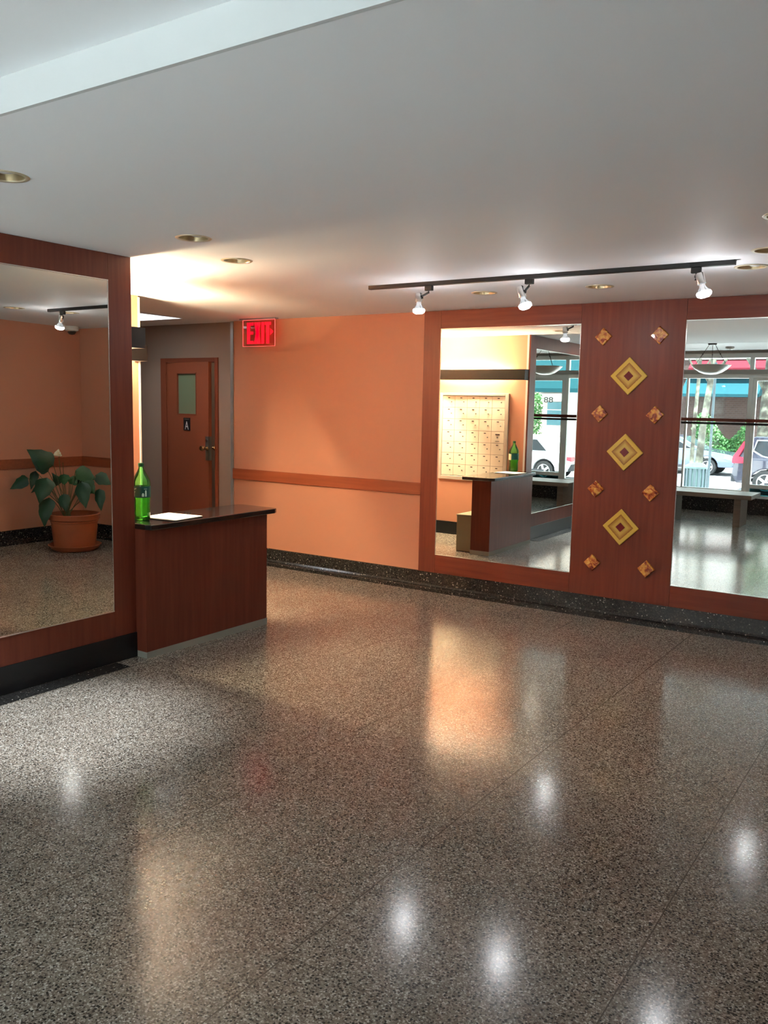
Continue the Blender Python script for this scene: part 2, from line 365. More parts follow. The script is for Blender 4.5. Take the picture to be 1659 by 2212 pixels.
# chair rail and base
struct(MB().box(-1.957, .267, -.018, 0, .80, .907).box(3.83, 4.36, -.018, 0, .80, .907).build('trim_5', 'cherry_rail', bevel=.003))
struct(MB().box(4.342, 4.36, -2.5, -.018, .80, .907).build('trim_6', 'cherry_rail', bevel=.003))
base_prof = [(0, -.05), (-.082, -.05), (-.082, .006), (-.07, .014), (-.035, .016), (-.022, .03), (-.016, .137), (0, .137)]
struct(MB().prism(base_prof, lambda y, z: (-1.957, y, z), lambda y, z: (4.36, y, z)).build('baseboard_back', 'black_terrazzo'))
struct(MB().prism([(-y, z) for y, z in base_prof], lambda y, z: (4.36-y, -2.5, z), lambda y, z: (4.36-y, -.02, z)).build('baseboard_right', 'black_terrazzo'))
struct(MB().box(-1.39, -.03, -2.92, -2.90, -.02, .155).box(-1.39, -1.375, -2.9, -1.67, -.02, .155).build('baseboard_front', 'black_base'))
struct(MB().box(-4.6, DX0-.06, .035, .05, -.04, .15).box(DX1+.06, -1.99, .035, .05, -.04, .15).build('baseboard_corridor', 'black_base'))
struct(MB().box(.012, .135, -5.3, -3.069, .0, .0025).build('trim_7', 'black_terrazzo'))
# ------------------------------------------------------------------ wood panelling and mirrors
t = thing('wall_panel', 'tall cherry wood panelling on the back wall around two big mirrors and a column of tiles', 'wall panel', (2.05, 0, 0))
W0, W1, PB = .267, 3.83, .137
H0, H1 = .2947, 2.2134
def wp(name, x0, x1, z0, z1, m, y0=-.022):
    return MB().box(x0-2.05, x1-2.05, y0, -.001, z0, z1).build(name, m, t, bevel=.0012)
wp('stile', W0, .4316, PB, 2.362, 'cherry'); wp('stile', 3.665, W1, PB, 2.362, 'cherry'); wp('centre_board', 1.6595, 2.4365, PB, 2.362, 'cherry')
for a, c in ((.433, 1.6585), (2.438, 3.664)):
    wp('top_board', a, c, H1, 2.362, 'cherry_across'); wp('bottom_board', a, c, PB, H0, 'cherry_across')
for x0, x1, lab in ((.4316, 1.6585, 'large wall mirror in the wood panelling, left of the diamond tiles'), (2.438, 3.665, 'large wall mirror in the wood panelling, right of the diamond tiles')):
    m = thing('wall_mirror', lab, 'mirror', ((x0+x1)/2, 0, H0)); h = (x1-x0)/2; H = H1-H0
    dy = .0105 if x0 < 1 else 0          # the left pane stands very slightly askew in its frame
    MB().hexa([(-h, -.019, 0), (h, -.019+dy, 0), (-h, -.0005, 0), (h, -.0005, 0), (-h, -.019, H), (h, -.019+dy, H), (-h, -.0005, H), (h, -.0005, H)]).build('mirror_pane', 'mirror_glass', m)
    MB().box(-h, h, -.0245, -.019, 0, .005).box(-h, h, -.0245, -.019, H-.005, H).box(-h, -h+.002, -.0235, -.019, .005, H-.005).box(h-.002, h, -.0235, -.019, .005, H-.005).build('frame', 'mirror_edge', m)
# left partition panel
t = thing('wall_panel', 'dark cherry wood panel with a black base framing the mirror at the far left', 'wall panel', (0, -4.1, 0))
def pp(name, y0, y1, z0, z1, m, x1=0): return MB().box(-.02, x1, y0+4.1, y1+4.1, z0, z1).build(name, m, t, bevel=.0012)
PY0, PY1 = -5.3, -2.902; MY0, MY1, MZ0, MZ1 = -5.1, -3.066, .3132, 2.2515
pp('stile', MY1, PY1, .155, 2.399, 'cherry'); pp('stile', PY0, MY0, .155, 2.399, 'cherry')
pp('top_board', MY0, MY1, MZ1, 2.399, 'cherry'); pp('bottom_board', MY0, MY1, .155, MZ0, 'cherry')
pp('base_board', PY0, PY1, 0.001, .155, 'black_base', .006)
m = thing('wall_mirror', 'tall mirror at the far left reflecting a potted plant', 'mirror', (0, (MY0+MY1)/2, MZ0)); h = (MY1-MY0)/2; H = MZ1-MZ0
MB().box(-.019, -.002, -h, h, 0, H).build('mirror_pane', 'mirror_glass_dim', m)
MB().box(-.002, .003, -h, h, 0, .005).box(-.002, .003, -h, h, H-.005, H).box(-.002, .001, -h, -h+.002, .005, H-.005).box(-.002, .001, h-.002, h, .005, H-.005).build('frame', 'mirror_edge', m)
# diamond tiles
for k, (z, w_) in enumerate(((1.82, 'top'), (1.258, 'middle'), (.693, 'bottom'))):
    r = .14
    t = thing('diamond_tile', f'large yellow diamond tile with brown band and dark red centre, {w_} of the three', 'tile', (2.047, -.022, z), 0, 'large yellow diamond tiles')
    MB().prism([(-r, 0), (0, -r), (r, 0), (0, r)], lambda a, c: (a, 0, c), lambda a, c: (a, -.012, c)).build('tile_body', 'tile_bands', t, bevel=.008, seg=3)
    r = .036
    MB().prism([(-r, 0), (0, -r), (r, 0), (0, r)], lambda a, c: (a, -.0121, c), lambda a, c: (a, -.015, c)).build('centre_square', 'tile_red', t)
rows = ['top', 'second', 'third', 'lowest']
proto = None
for i, z in enumerate((2.111, 1.5385, .968, .3975)):
    for s, x in (('left', 1.838), ('right', 2.255)):
        r = .068; jit = random.uniform(-.06, .06)
        if proto is None:
            o = MB().prism([(-r, 0), (-r*.52, -r*.5), (0, -r), (r*.5, -r*.49), (r, 0), (r*.5, r*.51), (0, r), (-r*.5, r*.49)], lambda a, c: (a, 0, c), lambda a, c: (a*.93, -.014, c*.93)).build('glass_tile', 'amber_glass', bevel=.003)
            proto = o
        else: o = proto.copy(); COL.objects.link(o)
        o.location = (x, -.022, z); o.rotation_euler = (0, jit, 0)
        tag(o, f'small mottled amber glass diamond tile, {s} column, {rows[i]} row', 'tile', 'small amber diamond tiles')
# ------------------------------------------------------------------ downlights
def lamp_proto():
    t = thing('recessed_downlight', '', 'ceiling light', (0, 0, 0), 0, 'unlit recessed ceiling downlights')
    MB().lathe([(.074, 0), (.076, -.004), (.088, -.005), (.0925, -.002), (.093, 0)], 40, cap=False).build('trim_ring', 'brass_ring', t, smooth=True)
    MB().lathe([(.0745, -.002), (.072, .02), (.06, .11), (.0, .112)], 40, cap=False).build('reflector', 'can_gold', t, smooth=True)
    M = Matrix.Rotation(math.radians(14), 4, 'Y')
    MB().lathe([(0, .006), (.02, .007), (.038, .013), (.046, .024), (.044, .038), (.026, .07), (.022, .1)], 28, M).build('lamp', 'dead_lamp', t, smooth=True)
    return t
labs = ['unlit brass-ringed downlight cut by the left edge of the photo', 'unlit downlight nearest above the bright wall glow at left', 'unlit downlight between the bright ceiling glow and the exit sign',
        'unlit downlight behind the leftmost track spotlight', 'unlit downlight between the middle and right track spotlights', 'unlit downlight beyond the right end of the black track',
        'unlit downlight at the right edge of the photo, just above the track end', 'unlit downlight barely peeking in at the right edge, highest of all']
p0 = None
for k, (x, y) in enumerate(DL):
    o = lamp_proto() if p0 is None else copy_tree(p0)
    if p0 is None: p0 = o
    o.location = (x, y, zce(y)+.0005); o['label'] = labs[k]; o.rotation_euler = (0, 0, random.uniform(-.5, .9))
lit = copy_tree(p0); lit.location = (.36, -4.3, 2.4005); lit['label'] = 'lit downlight close beside the left partition, its cool pool falling on the floor'
lit['group'] = 'lit recessed ceiling downlights'
for ch in lit.children:
    if ch.name.startswith('lamp'):
        ch.data = ch.data.copy(); ch.data.materials.clear(); ch.data.materials.append(MATS['bulb_glow'])
sd = bpy.data.lights.new('downlight_beam', 'SPOT'); sd.energy = 165; sd.spot_size = math.radians(40); sd.spot_blend = 1; sd.color = (.82, .91, 1); sd.shadow_soft_size = .03
so = bpy.data.objects.new('downlight_beam', sd); COL.objects.link(so); so.location = (.36, -4.3, 2.385)
so.rotation_euler = (Vector((.62, -3.93, 0))-so.location).to_track_quat('-Z', 'Y').to_euler()
# troffer in the corridor ceiling
t = thing('ceiling_panel_light', 'bright white recessed panel light on the corridor ceiling behind the wall', 'ceiling light', (-2.665, -.65, 2.38))
MB().box(-.376, .376, -.271, .271, .45, .46).build('diffuser', 'panel_glow', t)
MB().box(-.384, .384, -.279, -.272, -.013, .47).box(-.384, .384, .272, .279, -.013, .47).box(-.384, -.377, -.272, .272, -.013, .47).box(.377, .384, -.272, .272, -.013, .47).build('frame', 'fascia_paint', t)
# ------------------------------------------------------------------ track with three heads
TY = -1.33
t = tag(MB().box(.6096, 3.0248, TY-.017, TY+.017, zce(TY)-.026, zce(TY)+.001).build('light_track', 'track_black', origin=(1.8, TY, zce(TY)), bevel=.002), 'long black track rail fixed to the ceiling near the back wall', 'light track')
HEADS = [((1.092, 2.34), (1.013, 2.323), (1.015, 2.263), 'leftmost of the three lit chrome track spotlights, pointing straight down'),
         ((1.816, 2.345), (1.752, 2.323), (1.775, 2.258), 'middle of the three lit chrome track spotlights, tilted to the right'),
         ((2.819, 2.35), (2.836, 2.333), (2.853, 2.275), "rightmost of the three lit chrome track spotlights, near the rail's right end")]
for k, (ad, top, neck, lab) in enumerate(HEADS):
    t = thing('track_spotlight', lab, 'spotlight', (ad[0], TY, zce(TY)-.026), 0, 'track spotlights')
    O = Vector((ad[0], TY, zce(TY)-.026))
    MB().box(-.027, .027, -.014, .014, -.032, .0).build('adapter', 'track_black', t, bevel=.003)
    P0 = Vector((top[0], TY, top[1])) - O; P1 = Vector((neck[0], TY, neck[1])) - O
    ax = (P1-P0).normalized()
    q = Vector((0, 0, -1)).rotation_difference(ax).to_matrix().to_4x4()
    side = 1 if P0.x < 0 else -1
    hinge = P0*.45 + P1*.55 + Vector((.028*side, 0, 0))
    MB().tube([(0.0, 0, -.03), (.0, 0, -.042), (hinge.x, 0, hinge.z+.012), tuple(hinge), tuple(hinge - Vector((.012*side, 0, 0)))], .0075, 8).build('arm', 'track_black', t)
    M = Matrix.Translation(P0) @ q
    L = (P1-P0).length
    MB().lathe([(0, 0), (.022, -.001), (.0245, -.006), (.0245, -L)], 28, M).build('socket', 'chrome', t, smooth=True)
    bulb = MB().lathe([(.0165, -L+.002), (.017, -L-.018), (.026, -L-.030), (.0375, -L-.046)], 28, M, cap=False).build('bulb', 'bulb_neck', t, smooth=True)
    MB().lathe([(.0376, -L-.046), (.041, -L-.054), (.038, -L-.066), (.025, -L-.075), (0, -L-.078)], 28, M, cap=False).build('lens', 'bulb_glow', bulb, smooth=True)
# ------------------------------------------------------------------ wall sconces (black boxes open top and bottom with a tube inside)
def sconce(name, label, loc, rz, L, tubes):
    t = thing(name, label, 'wall light', loc, rz)
    # local: wall at y=0, box projects to +y, x from -L to 0
    MB().box(-L, 0, .118, .13, 0, .122).box(-.012, 0, 0.001, .118, 0, .122).box(-L, -L+.012, .001, .118, 0, .122).build('housing', 'sconce_black', t)
    MB().box(-L+.012, -.012, .001, .02, .045, .08).build('back_plate', 'white_trim', t)
    for a, c in tubes:
        MB().tube([(a, .06, .085), (c, .06, .085)], .014, 12).build('tube_lamp', 'tube_glow', t)
    return t
sconce('wall_sconce', 'long black box wall light above the mailboxes, glowing up and down', (-.012, -2.919, 1.883), 0, 1.23, [(-1.17, -.3)])
t = thing('wall_sconce', 'second black box wall light seen just behind the first, on the side wall', 'wall light', (-1.389, -1.705, 1.875))
MB().box(.128, .14, -.95, 0, 0, .125).box(.001, .128, -.012, 0, 0, .125).box(.001, .128, -.95, -.938, 0, .125).build('housing', 'sconce_black', t)
MB().box(.001, .02, -.938, -.012, .045, .08).build('back_plate', 'white_trim', t)
MB().tube([(.06, -.9, .085), (.06, -.12, .085)], .014, 12).build('tube_lamp', 'tube_glow', t)
# ------------------------------------------------------------------ mailboxes
t = thing('mailbox_unit', 'bank of small cream metal mailboxes seen in the left big mirror', 'mailboxes', (-.70, -2.92, .68))
X0, X1, Z0, Z1 = -.463, .452, .0, 1.05
MB().box(X0, X0+.035, 0, .025, Z0, Z1).box(X1-.045, X1, 0, .025, Z0, Z1).box(X0+.035, X1-.045, 0, .025, Z0, Z0+.045).box(X0+.035, X1-.045, 0, .025, Z1-.03, Z1).build('frame', 'mail_frame', t, bevel=.003)
MB().box(X0+.035, X1-.045, 0, .006, Z0+.045, Z1-.03).build('backing', 'mail_gap', t)
gx0, gx1, gz0, gz1 = X0+.037, X1-.05, Z0+.05, Z1-.034
dw, dh = (gx1-gx0)/5, (gz1-gz0)/7
db = dlk = dsl = None
for r in range(7):
    for c in range(5):
        px, pz = gx0+(c+.5)*dw, gz0+(r+.5)*dh
        special = (r == 3 and c == 4)
        if db is None:
            db = MB().box(-dw/2+.002, dw/2-.002, .007, .016, -dh/2+.002, dh/2-.002).build('mailbox_door', 'mail_door', t)
            dlk = MB().lathe([(.0075, 0), (.0075, .006), (.005, .008)], 12, Matrix.Translation((dw*.22, .016, -dh*.02)) @ Matrix.Rotation(-math.pi/2, 4, 'X')).build('lock', 'steel_plate', db)
            dsl = MB().box(-.014, .014, .0162, .0175, dh*.28, dh*.36).build('name_slot', 'dark_print', db)
            db.location = (px, 0, pz)
        else:
            d = db.copy(); COL.objects.link(d); d.parent = t; d.location = (px, 0, pz)
            for s in ([dlk, dsl] if not special else []):
                e = s.copy(); COL.objects.link(e); e.parent = d
            if special:
                MB().lathe([(.009, 0), (.009, .007)], 12, Matrix.Translation((0, .016, 0)) @ Matrix.Rotation(-math.pi/2, 4, 'X')).build('lock', 'steel_plate', d)
                MB().box(-.028, .028, .0162, .0175, dh*.2, dh*.3).build('name_slot', 'dark_print', d); MB().box(-.026, .026, .0162, .0175, -dh*.36, -dh*.3).build('name_slot', 'steel_plate', d)
                d['label'] = 'mailbox door with a central lock and two printed lines'
# ------------------------------------------------------------------ desk
DX, DY0, DY1 = .0884, -2.901, -1.8037
t = thing('reception_desk', 'narrow cherry wood desk with a thin black counter beside the left panel', 'desk', (0, -2.35, 0))
oy = 2.35
def hx(x0, x1, y0, y1, z1, z0=None):
    P = [(x, y+oy, (zfl(y) if z0 is None else z0)) for y in (y0, y1) for x in (x0, x1)]
    return MB().hexa(P + [(x, y+oy, z1) for y in (y0, y1) for x in (x0, x1)])
hx(-.138, .0905, DY0, DY1+.003, .038).build('kick_base', 'kick_grey', t)
MB().box(-.135, DX, DY0+oy, DY1+oy, .038, .797).build('body', 'cherry', t, bevel=.002)
cx0, cx1, cy0, cy1 = -.245, .142, -2.9+oy, -1.735+oy
r = .045
poly = [(cx0, cy0), (cx1-r*1.2, cy0), (cx1-r*.25, cy0+r*.25), (cx1, cy0+r*1.2), (cx1, cy1-r), (cx1-r*.3, cy1-r*.3), (cx1-r, cy1), (cx0+r, cy1), (cx0+r*.3, cy1-r*.3), (cx0, cy1-r)]
MB().prism(poly, lambda a, c: (a, c, .797), lambda a, c: (a, c, .83)).build('counter_top', 'counter_black', t, bevel=.006, seg=3)
# beige box behind the desk
t = thing('storage_box', 'low olive beige box on the floor behind the desk, seen in the left big mirror', 'box', (-.26, -2.25, zfl(-2.25)))
MB().box(-.10, .11, -.35, .35, 0, .39).build('carcass', 'beige_box', t, bevel=.006)
MB().box(-.105, .115, -.355, .355, .39, .405).build('lid', 'beige_box', t, bevel=.004)
# ------------------------------------------------------------------ soda bottle
BX, BY = -.098, -2.765
t = thing('soda_bottle', 'large green plastic soda bottle with dark green cap standing on the black counter', 'bottle', (BX, BY, .8305))
R = .056
prof = [(0, .004), (.02, .001), (.042, .0), (.052, .012), (.0535, .05), (.051, .10), (.0535, .125), (R, .14), (R, .215), (R, .235), (.052, .255), (.040, .278), (.026, .302), (.0165, .322), (.0145, .335)]
MB().lathe(prof, 40, cap=False).build('bottle_body', 'bottle_green', t, smooth=True)
MB().lathe([(0, .006), (.041, .003), (.0505, .013), (.052, .05), (.0495, .10), (.052, .125), (.0545, .14), (.0545, .145), (0, .145)], 36, cap=False).build('soda', 'soda', t, smooth=True)
MB().lathe([(.0175, .332), (.0175, .352), (.0155, .355), (0, .355)], 28).build('cap', 'bottle_cap', t, smooth=True)
lb = MB().lathe([(R+.0006, .143), (R+.001, .144), (R+.001, .212), (R+.0006, .213)], 40, cap=False).build('label_wrap', 'label_teal', t, smooth=True)
# white print on the label: swoosh marks and two little bottle shapes
def onlabel(b, ang0, ang1, z0, z1, n=6, slant=0):
    rr = R+.002
    for k in range(n):
        a, c = ang0+(ang1-ang0)*k/n, ang0+(ang1-ang0)*(k+1)/n
        za, zb = slant*k/n, slant*(k+1)/n
        b.quad((rr*math.cos(a), rr*math.sin(a), z0+za), (rr*math.cos(c), rr*math.sin(c), z0+zb), (rr*math.cos(c), rr*math.sin(c), z1+zb), (rr*math.cos(a), rr*math.sin(a), z1+za))
A = math.radians
PR = ((-38, -24, .150, .166, 0), (-35, -27, .166, .172, 0), (-18, -8, .150, .186, 0), (-16, -10, .186, .19, 0), (-120, -72, .180, .187, .018), (-112, -80, .166, .171, .012), (-100, -84, .150, .176, 0), (-92, -86, .176, .206, 0), (-118, -98, .155, .159, 0), (-25, -5, .196, .1985, 0))
for nm, sel in (('label_logo', PR[4:9]), ('bottle_icon', PR[:2]), ('bottle_icon', PR[2:4]), ('print_line', PR[9:])):
    pb = MB()
    for (a0, a1, z0, z1, s) in sel: onlabel(pb, A(a0), A(a1), z0, z1, 5, s)
    pb.build(nm, 'label_white', lb)
tb = MB(); onlabel(tb, A(95), A(150), .138, .206, 6); tb.build('paper_tag', 'tag_cream', t)
# paper on folder
t = thing('paper_stack', 'white sheets lying on a thin black folder beside the green bottle', 'papers', (-.05, -2.56, .8301))
Mr = Matrix.Rotation(math.radians(4), 4, 'Z')
MB().box(-.125, .155, -.145, .115, 0, .004, Mr).build('folder', 'folder_black', t)
MB().box(-.135, .145, -.13, .125, .0042, .0066, Matrix.Rotation(math.radians(7), 4, 'Z')).build('sheets', 'paper', t)
# ------------------------------------------------------------------ EXIT sign
EX0, EX1, EZ0, EZ1, EY = -1.737, -1.33, 2.105, 2.352, -.10
t = thing('exit_sign', 'red glowing edge-lit EXIT sign hanging from the ceiling near the back wall', 'exit sign', ((EX0+EX1)/2, EY, zce(EY)))
hw = (EX1-EX0)/2; zt = zce(EY)
MB().box(-hw-.02, hw+.02, -.03, .03, -.012, .004).build('ceiling_plate', 'metal_grey', t, bevel=.003)
z0, z1 = EZ0-zt, -.012
MB().box(-hw, hw, -.003, .003, z0, z1).build('acrylic_panel', 'acrylic', t)
MB().box(-hw, hw, -.0032, .0032, z0-.002, z0).box(-hw-.0012, -hw, -.0032, .0032, z0, z1).box(hw, hw+.0012, -.0032, .0032, z0, z1).box(-hw, hw, -.0032, .0032, z1-.003, z1).build('lit_edge', 'red_edge', t)
W, HH = 2*hw, z1-z0
def F(u, v): return (-hw+u*W, z0+v*HH)
lt = MB()
def bar(b, u0, u1, v0, v1):
    (a, c), (d, e) = F(u0, v0), F(u1, v1); b.box(a, d, -.0052, -.0034, c, e)
def slant(b, ub0, ub1, ut0, ut1, v0, v1):
    P = [F(ub0, v0), F(ub1, v0), F(ut1, v1), F(ut0, v1)]; b.prism(P, lambda a, c: (a, -.0052, c), lambda a, c: (a, -.0034, c))
V0, V1 = .09, .90
E_ = MB(); bar(E_, .14, .235, V0, V1); bar(E_, .235, .345, V1-.11, V1); bar(E_, .235, .335, .45, .56); bar(E_, .235, .345, V0, V0+.11); E_.build('letter_e', 'red_glow', t)
X_ = MB(); slant(X_, .36, .455, .48, .57, V0, V1); slant(X_, .475, .575, .37, .465, V0, V1); X_.build('letter_x', 'red_glow', t)
I_ = MB(); bar(I_, .595, .675, V0, V1); I_.build('letter_i', 'red_glow', t)
T_ = MB(); bar(T_, .695, .885, V1-.11, V1); bar(T_, .745, .835, V0, V1-.11); T_.build('letter_t', 'red_glow', t)
C_ = MB(); C_.prism([F(.865, .66), F(.96, .53), F(.865, .40)], lambda a, c: (a, -.0052, c), lambda a, c: (a, -.0034, c)); C_.build('arrow', 'red_glow', t)
# ------------------------------------------------------------------ door A
t = sempty('door_1', (DX0, .05, zfl(0)))
fz = DZ - zfl(0)
MB().box(-.04, .045, -.014, .15, 0, fz+.015).box(DX1-DX0-.025, DX1-DX0+.02, -.014, .15, 0, fz+.015).box(.045, DX1-DX0-.025, -.014, .15, fz-.028, fz+.015).build('door_frame', 'door_frame_paint', t, bevel=.002)
lf = MB(); LW = .695; Mh = Matrix.Rotation(math.radians(-6), 4, 'Z')
leafM = Matrix.Translation((.047, .0, 0)) @ Mh
WX0, WX1, WZ0, WZ1 = .185, .49, 1.46, 1.875
for bx in ((0, WX0, .01, fz-.03), (WX1, LW, .01, fz-.03), (WX0, WX1, .01, WZ0), (WX0, WX1, WZ1, fz-.03)):
    lf.box(bx[0], bx[1], -.004, .036, bx[2], bx[3], leafM)
leaf = lf.build('door_leaf', 'door_paint', t)
MB().box(WX0, WX1, .008, .018, WZ0, WZ1, leafM).build('glass_pane', 'frosted_pane', leaf)
MB().box(WX0-.012, WX0, -.008, -.004, WZ0-.012, WZ1+.012, leafM).box(WX1, WX1+.008, -.008, -.004, WZ0-.012, WZ1+.012, leafM).box(WX0, WX1, -.008, -.004, WZ0-.012, WZ0, leafM).box(WX0, WX1, -.008, -.004, WZ1, WZ1+.012, leafM).build('window_bead', 'door_frame_paint', leaf)
pl_ = MB().box(LW-.045, LW+.003, -.010, .0, .99, 1.235, leafM).box(LW, LW+.004, -.006, .03, .99, 1.235, leafM).build('lock_plate', 'steel_plate', leaf)
Mk = leafM @ Matrix.Translation((LW-.022, -.010, 1.115)) @ Matrix.Rotation(math.pi/2, 4, 'X')
MB().lathe([(.024, 0), (.024, .006), (.011, .012), (.010, .035), (.022, .045), (.029, .06), (.024, .078), (0, .084)], 24, Mk).build('door_knob', 'brass', leaf, smooth=True)
Mk = leafM @ Matrix.Translation((LW-.022, .036, 1.115)) @ Matrix.Rotation(-math.pi/2, 4, 'X')
MB().lathe([(.024, 0), (.011, .012), (.010, .035), (.022, .045), (.029, .06), (.024, .078), (0, .084)], 24, Mk).build('door_knob', 'brass', leaf, smooth=True)
Mk = leafM @ Matrix.Translation((LW-.022, -.010, 1.195)) @ Matrix.Rotation(math.pi/2, 4, 'X')
MB().lathe([(.014, 0), (.014, .01), (0, .012)], 16, Mk).build('keyhole_cylinder', 'chrome', leaf, smooth=True)
for hz in (.50, 1.82):
    MB().tube([(.042, -.022, hz-.055), (.042, -.022, hz+.055)], .007, 10).box(.02, .062, -.0158, -.0145, hz-.05, hz+.05).build('hinge', 'door_frame_paint', t)
sg = MB().box(.285, .395, -.008, -.0042, 1.285, 1.418, leafM).build('door_sign', 'sign_black', leaf)
pA = leafM @ Vector((.34, -.0085, 1.338)); xd = (leafM.to_3x3() @ Vector((1, 0, 0)))
text_obj('letter_a', 'A', .1, 'sign_white', sg, pA, xd, (0, 0, 1), .0006, (.062, .085))
MB().box(.298, .382, -.0088, -.0080, 1.398, 1.408, leafM).build('header_line', 'steel_plate', sg)
# a lamp in the room behind the ajar door
ld = bpy.data.lights.new('back_room_lamp', 'POINT'); ld.energy = 5; ld.color = (1, .88, .72); ld.shadow_soft_size = .1
lo = bpy.data.objects.new('back_room_lamp', ld); COL.objects.link(lo); lo.location = (-2.5, .85, 2.2)
# ------------------------------------------------------------------ camera dome, smoke detector
t = thing('security_camera', 'white ceiling dome camera with dark lens near the corner, seen in the left mirror', 'security camera', (4.2, -.22, zce(-.22)))
MB().lathe([(0, 0), (.075, 0), (.078, -.015), (.072, -.045), (.05, -.055)], 32).build('housing', 'dome_white', t, smooth=True)
MB().lathe([(.048, -.054), (.045, -.07), (.03, -.088), (0, -.095)], 28).build('lens_dome', 'dome_dark', t, smooth=True)
t = thing('smoke_detector', 'small round white smoke detector on the ceiling near the shop window', 'smoke detector', (1.25, -6.9, 2.5))
MB().lathe([(0, 0), (.06, 0), (.06, -.02), (.045, -.035), (0, -.038)], 28).build('body', 'dome_white', t, smooth=True)
MB().lathe([(.012, -.037), (.012, -.041), (0, -.041)], 12).build('sensor_button', 'steel_plate', t)
# ------------------------------------------------------------------ potted plant
PX, PYY = 3.57, -.71
t = thing('potted_plant', 'peace lily with drooping dark green leaves and one white flower in a terracotta pot', 'plant', (PX, PYY, zfl(PYY)))
MB().lathe([(0, .0), (.20, .0), (.235, .022), (.262, .055), (.270, .062), (.262, .066), (.245, .058), (.2, .02), (0, .018)], 48).build('saucer', 'terracotta', t, smooth=True)
MB().lathe([(0, .02), (.205, .02), (.225, .19), (.233, .30), (.24, .305), (.242, .325), (.252, .33), (.258, .335), (.262, .385), (.255, .392), (.240, .39), (.236, .33), (.23, .32)], 48, cap=False).build('pot', 'terracotta', t, smooth=True)
MB().lathe([(.231, .325), (.15, .338), (0, .343)], 32, cap=False).build('soil', 'soil', t)
AX = Vector((-.832, .555, 0)); BX_ = Vector((-.555, -.832, 0)); S = .00066
def zp(x, y, d=0): return AX*((x-1040)*S) + BX_*d + Vector((0, 0, (1700-y)*S))
def leaf_mesh(a, tip, wd, droop, fold=.25, n=10):
    b = MB(); ax = tip-a; L = ax.length; dirv = ax.normalized()
    view = BX_ + Vector((0, 0, .25)); side = dirv.cross(view).normalized(); nrm = side.cross(dirv).normalized()
    rows_ = []
    for i in range(n+1):
        u = i/n; c = a + ax*u + nrm*(droop*L*math.sin(math.pi*u)) 
        wv = wd*.5*(math.sin(math.pi*min(1, u**.62))**.85*(1-u)**.12*1.08 if 0 < u < 1 else 0)
        wob = 1+.07*math.sin(u*17+a.x*30)
        rows_.append([c + side*(wv*s*wob) + nrm*(-abs(s)*wv*fold + .004*math.sin(u*23+s*3)) for s in (-1, -.5, 0, .5, 1)])
    vs = [[b.b.verts.new(p) for p in r_] for r_ in rows_]
    for i in range(n):
        for j in range(4): b.b.faces.new((vs[i][j], vs[i][j+1], vs[i+1][j+1], vs[i+1][j]))
    bmesh.ops.remove_doubles(b.b, verts=b.b.verts, dist=1e-5)
    return b
LV = [((765, 345), (385, 95), 235, .06, .10, 0), ((675, 445), (430, 265), 150, .05, .04, 0), ((330, 560), (45, 740), 175, .02, .02, 0), ((440, 445), (375, 745), 125, .0, .05, 0),
      ((600, 585), (380, 795), 95, .05, -.02, 0), ((680, 535), (590, 935), 245, .10, .12, 0), ((700, 850), (675, 1305), 195, .10, .16, 0), ((920, 480), (925, 655), 140, .05, .02, 1),
      ((985, 535), (1105, 665), 120, .0, .0, 1), ((920, 790), (985, 1065), 150, .08, .08, 0), ((1090, 420), (1400, 565), 190, .02, -.03, 1), ((1240, 590), (1410, 785), 170, .04, .05, 1),
      ((1215, 590), (1305, 1005), 195, .08, .10, 0), ((1400, 490), (1640, 640), 165, .0, .02, 0), ((1450, 710), (1490, 1060), 135, .0, .06, 0), ((1180, 530), (1290, 760), 120, .0, -.06, 0),
      ((1000, 640), (1150, 480), 110, .0, -.14, 0), ((800, 660), (640, 480), 120, .0, -.16, 0)]
root = (915, 1130)
for k, (a, tp, wd, d0, d1, fresh) in enumerate(LV):
    A_, T_ = zp(*a, d0), zp(*tp, d0+d1*.6)
    lf = leaf_mesh(A_, T_, wd*S*(1.12 if k in (2, 3, 4) else 1.25), d1).build('leaf', 'leaf_fresh' if fresh else 'leaf', t, smooth=True)
    R0 = zp(root[0]+random.uniform(-55, 55), root[1]+35, random.uniform(-.03, .03)); mid = (R0+A_)/2 + Vector((0, 0, .05)) + (A_-R0).cross(BX_).normalized()*.0
    MB().tube([R0, R0.lerp(A_, .33)+Vector((0, 0, .025)), R0.lerp(A_, .66)+Vector((0, 0, .03)), A_], .0045, 7, .003).build('stem', 'stem', lf)
fl = MB().tube([zp(900, 1150), zp(870, 800, -.02), zp(830, 400, 0), zp(825, 190, .01)], .0035, 7).build('flower_stem', 'stem', t)
leaf_mesh(zp(828, 205, .01), zp(835, 85, .03), 125*S, .15, -.5).build('flower', 'spathe', t, smooth=True)
MB().tube([zp(828, 190, .03), zp(828, 120, .035)], .006, 8).build('spadix', 'tag_cream', t)
MB().tube([zp(925, 1150), zp(890, 750, 0), zp(880, 300, 0)], .003, 7).build('flower_stem', 'stem', t)
# ------------------------------------------------------------------ bench
t = thing('bench', 'wooden slab bench on two square legs by the shop window, seen in the mirrors', 'bench', (1.345, -6.27, 0))
MB().box(-.73, .515, -.33, .31, .39, .45).build('seat', 'bench_wood', t, bevel=.004)
for x in (-.57, .33): MB().box(x-.045, x+.045, -.22, .24, 0, .39).build('leg', 'bench_wood', t, bevel=.003)
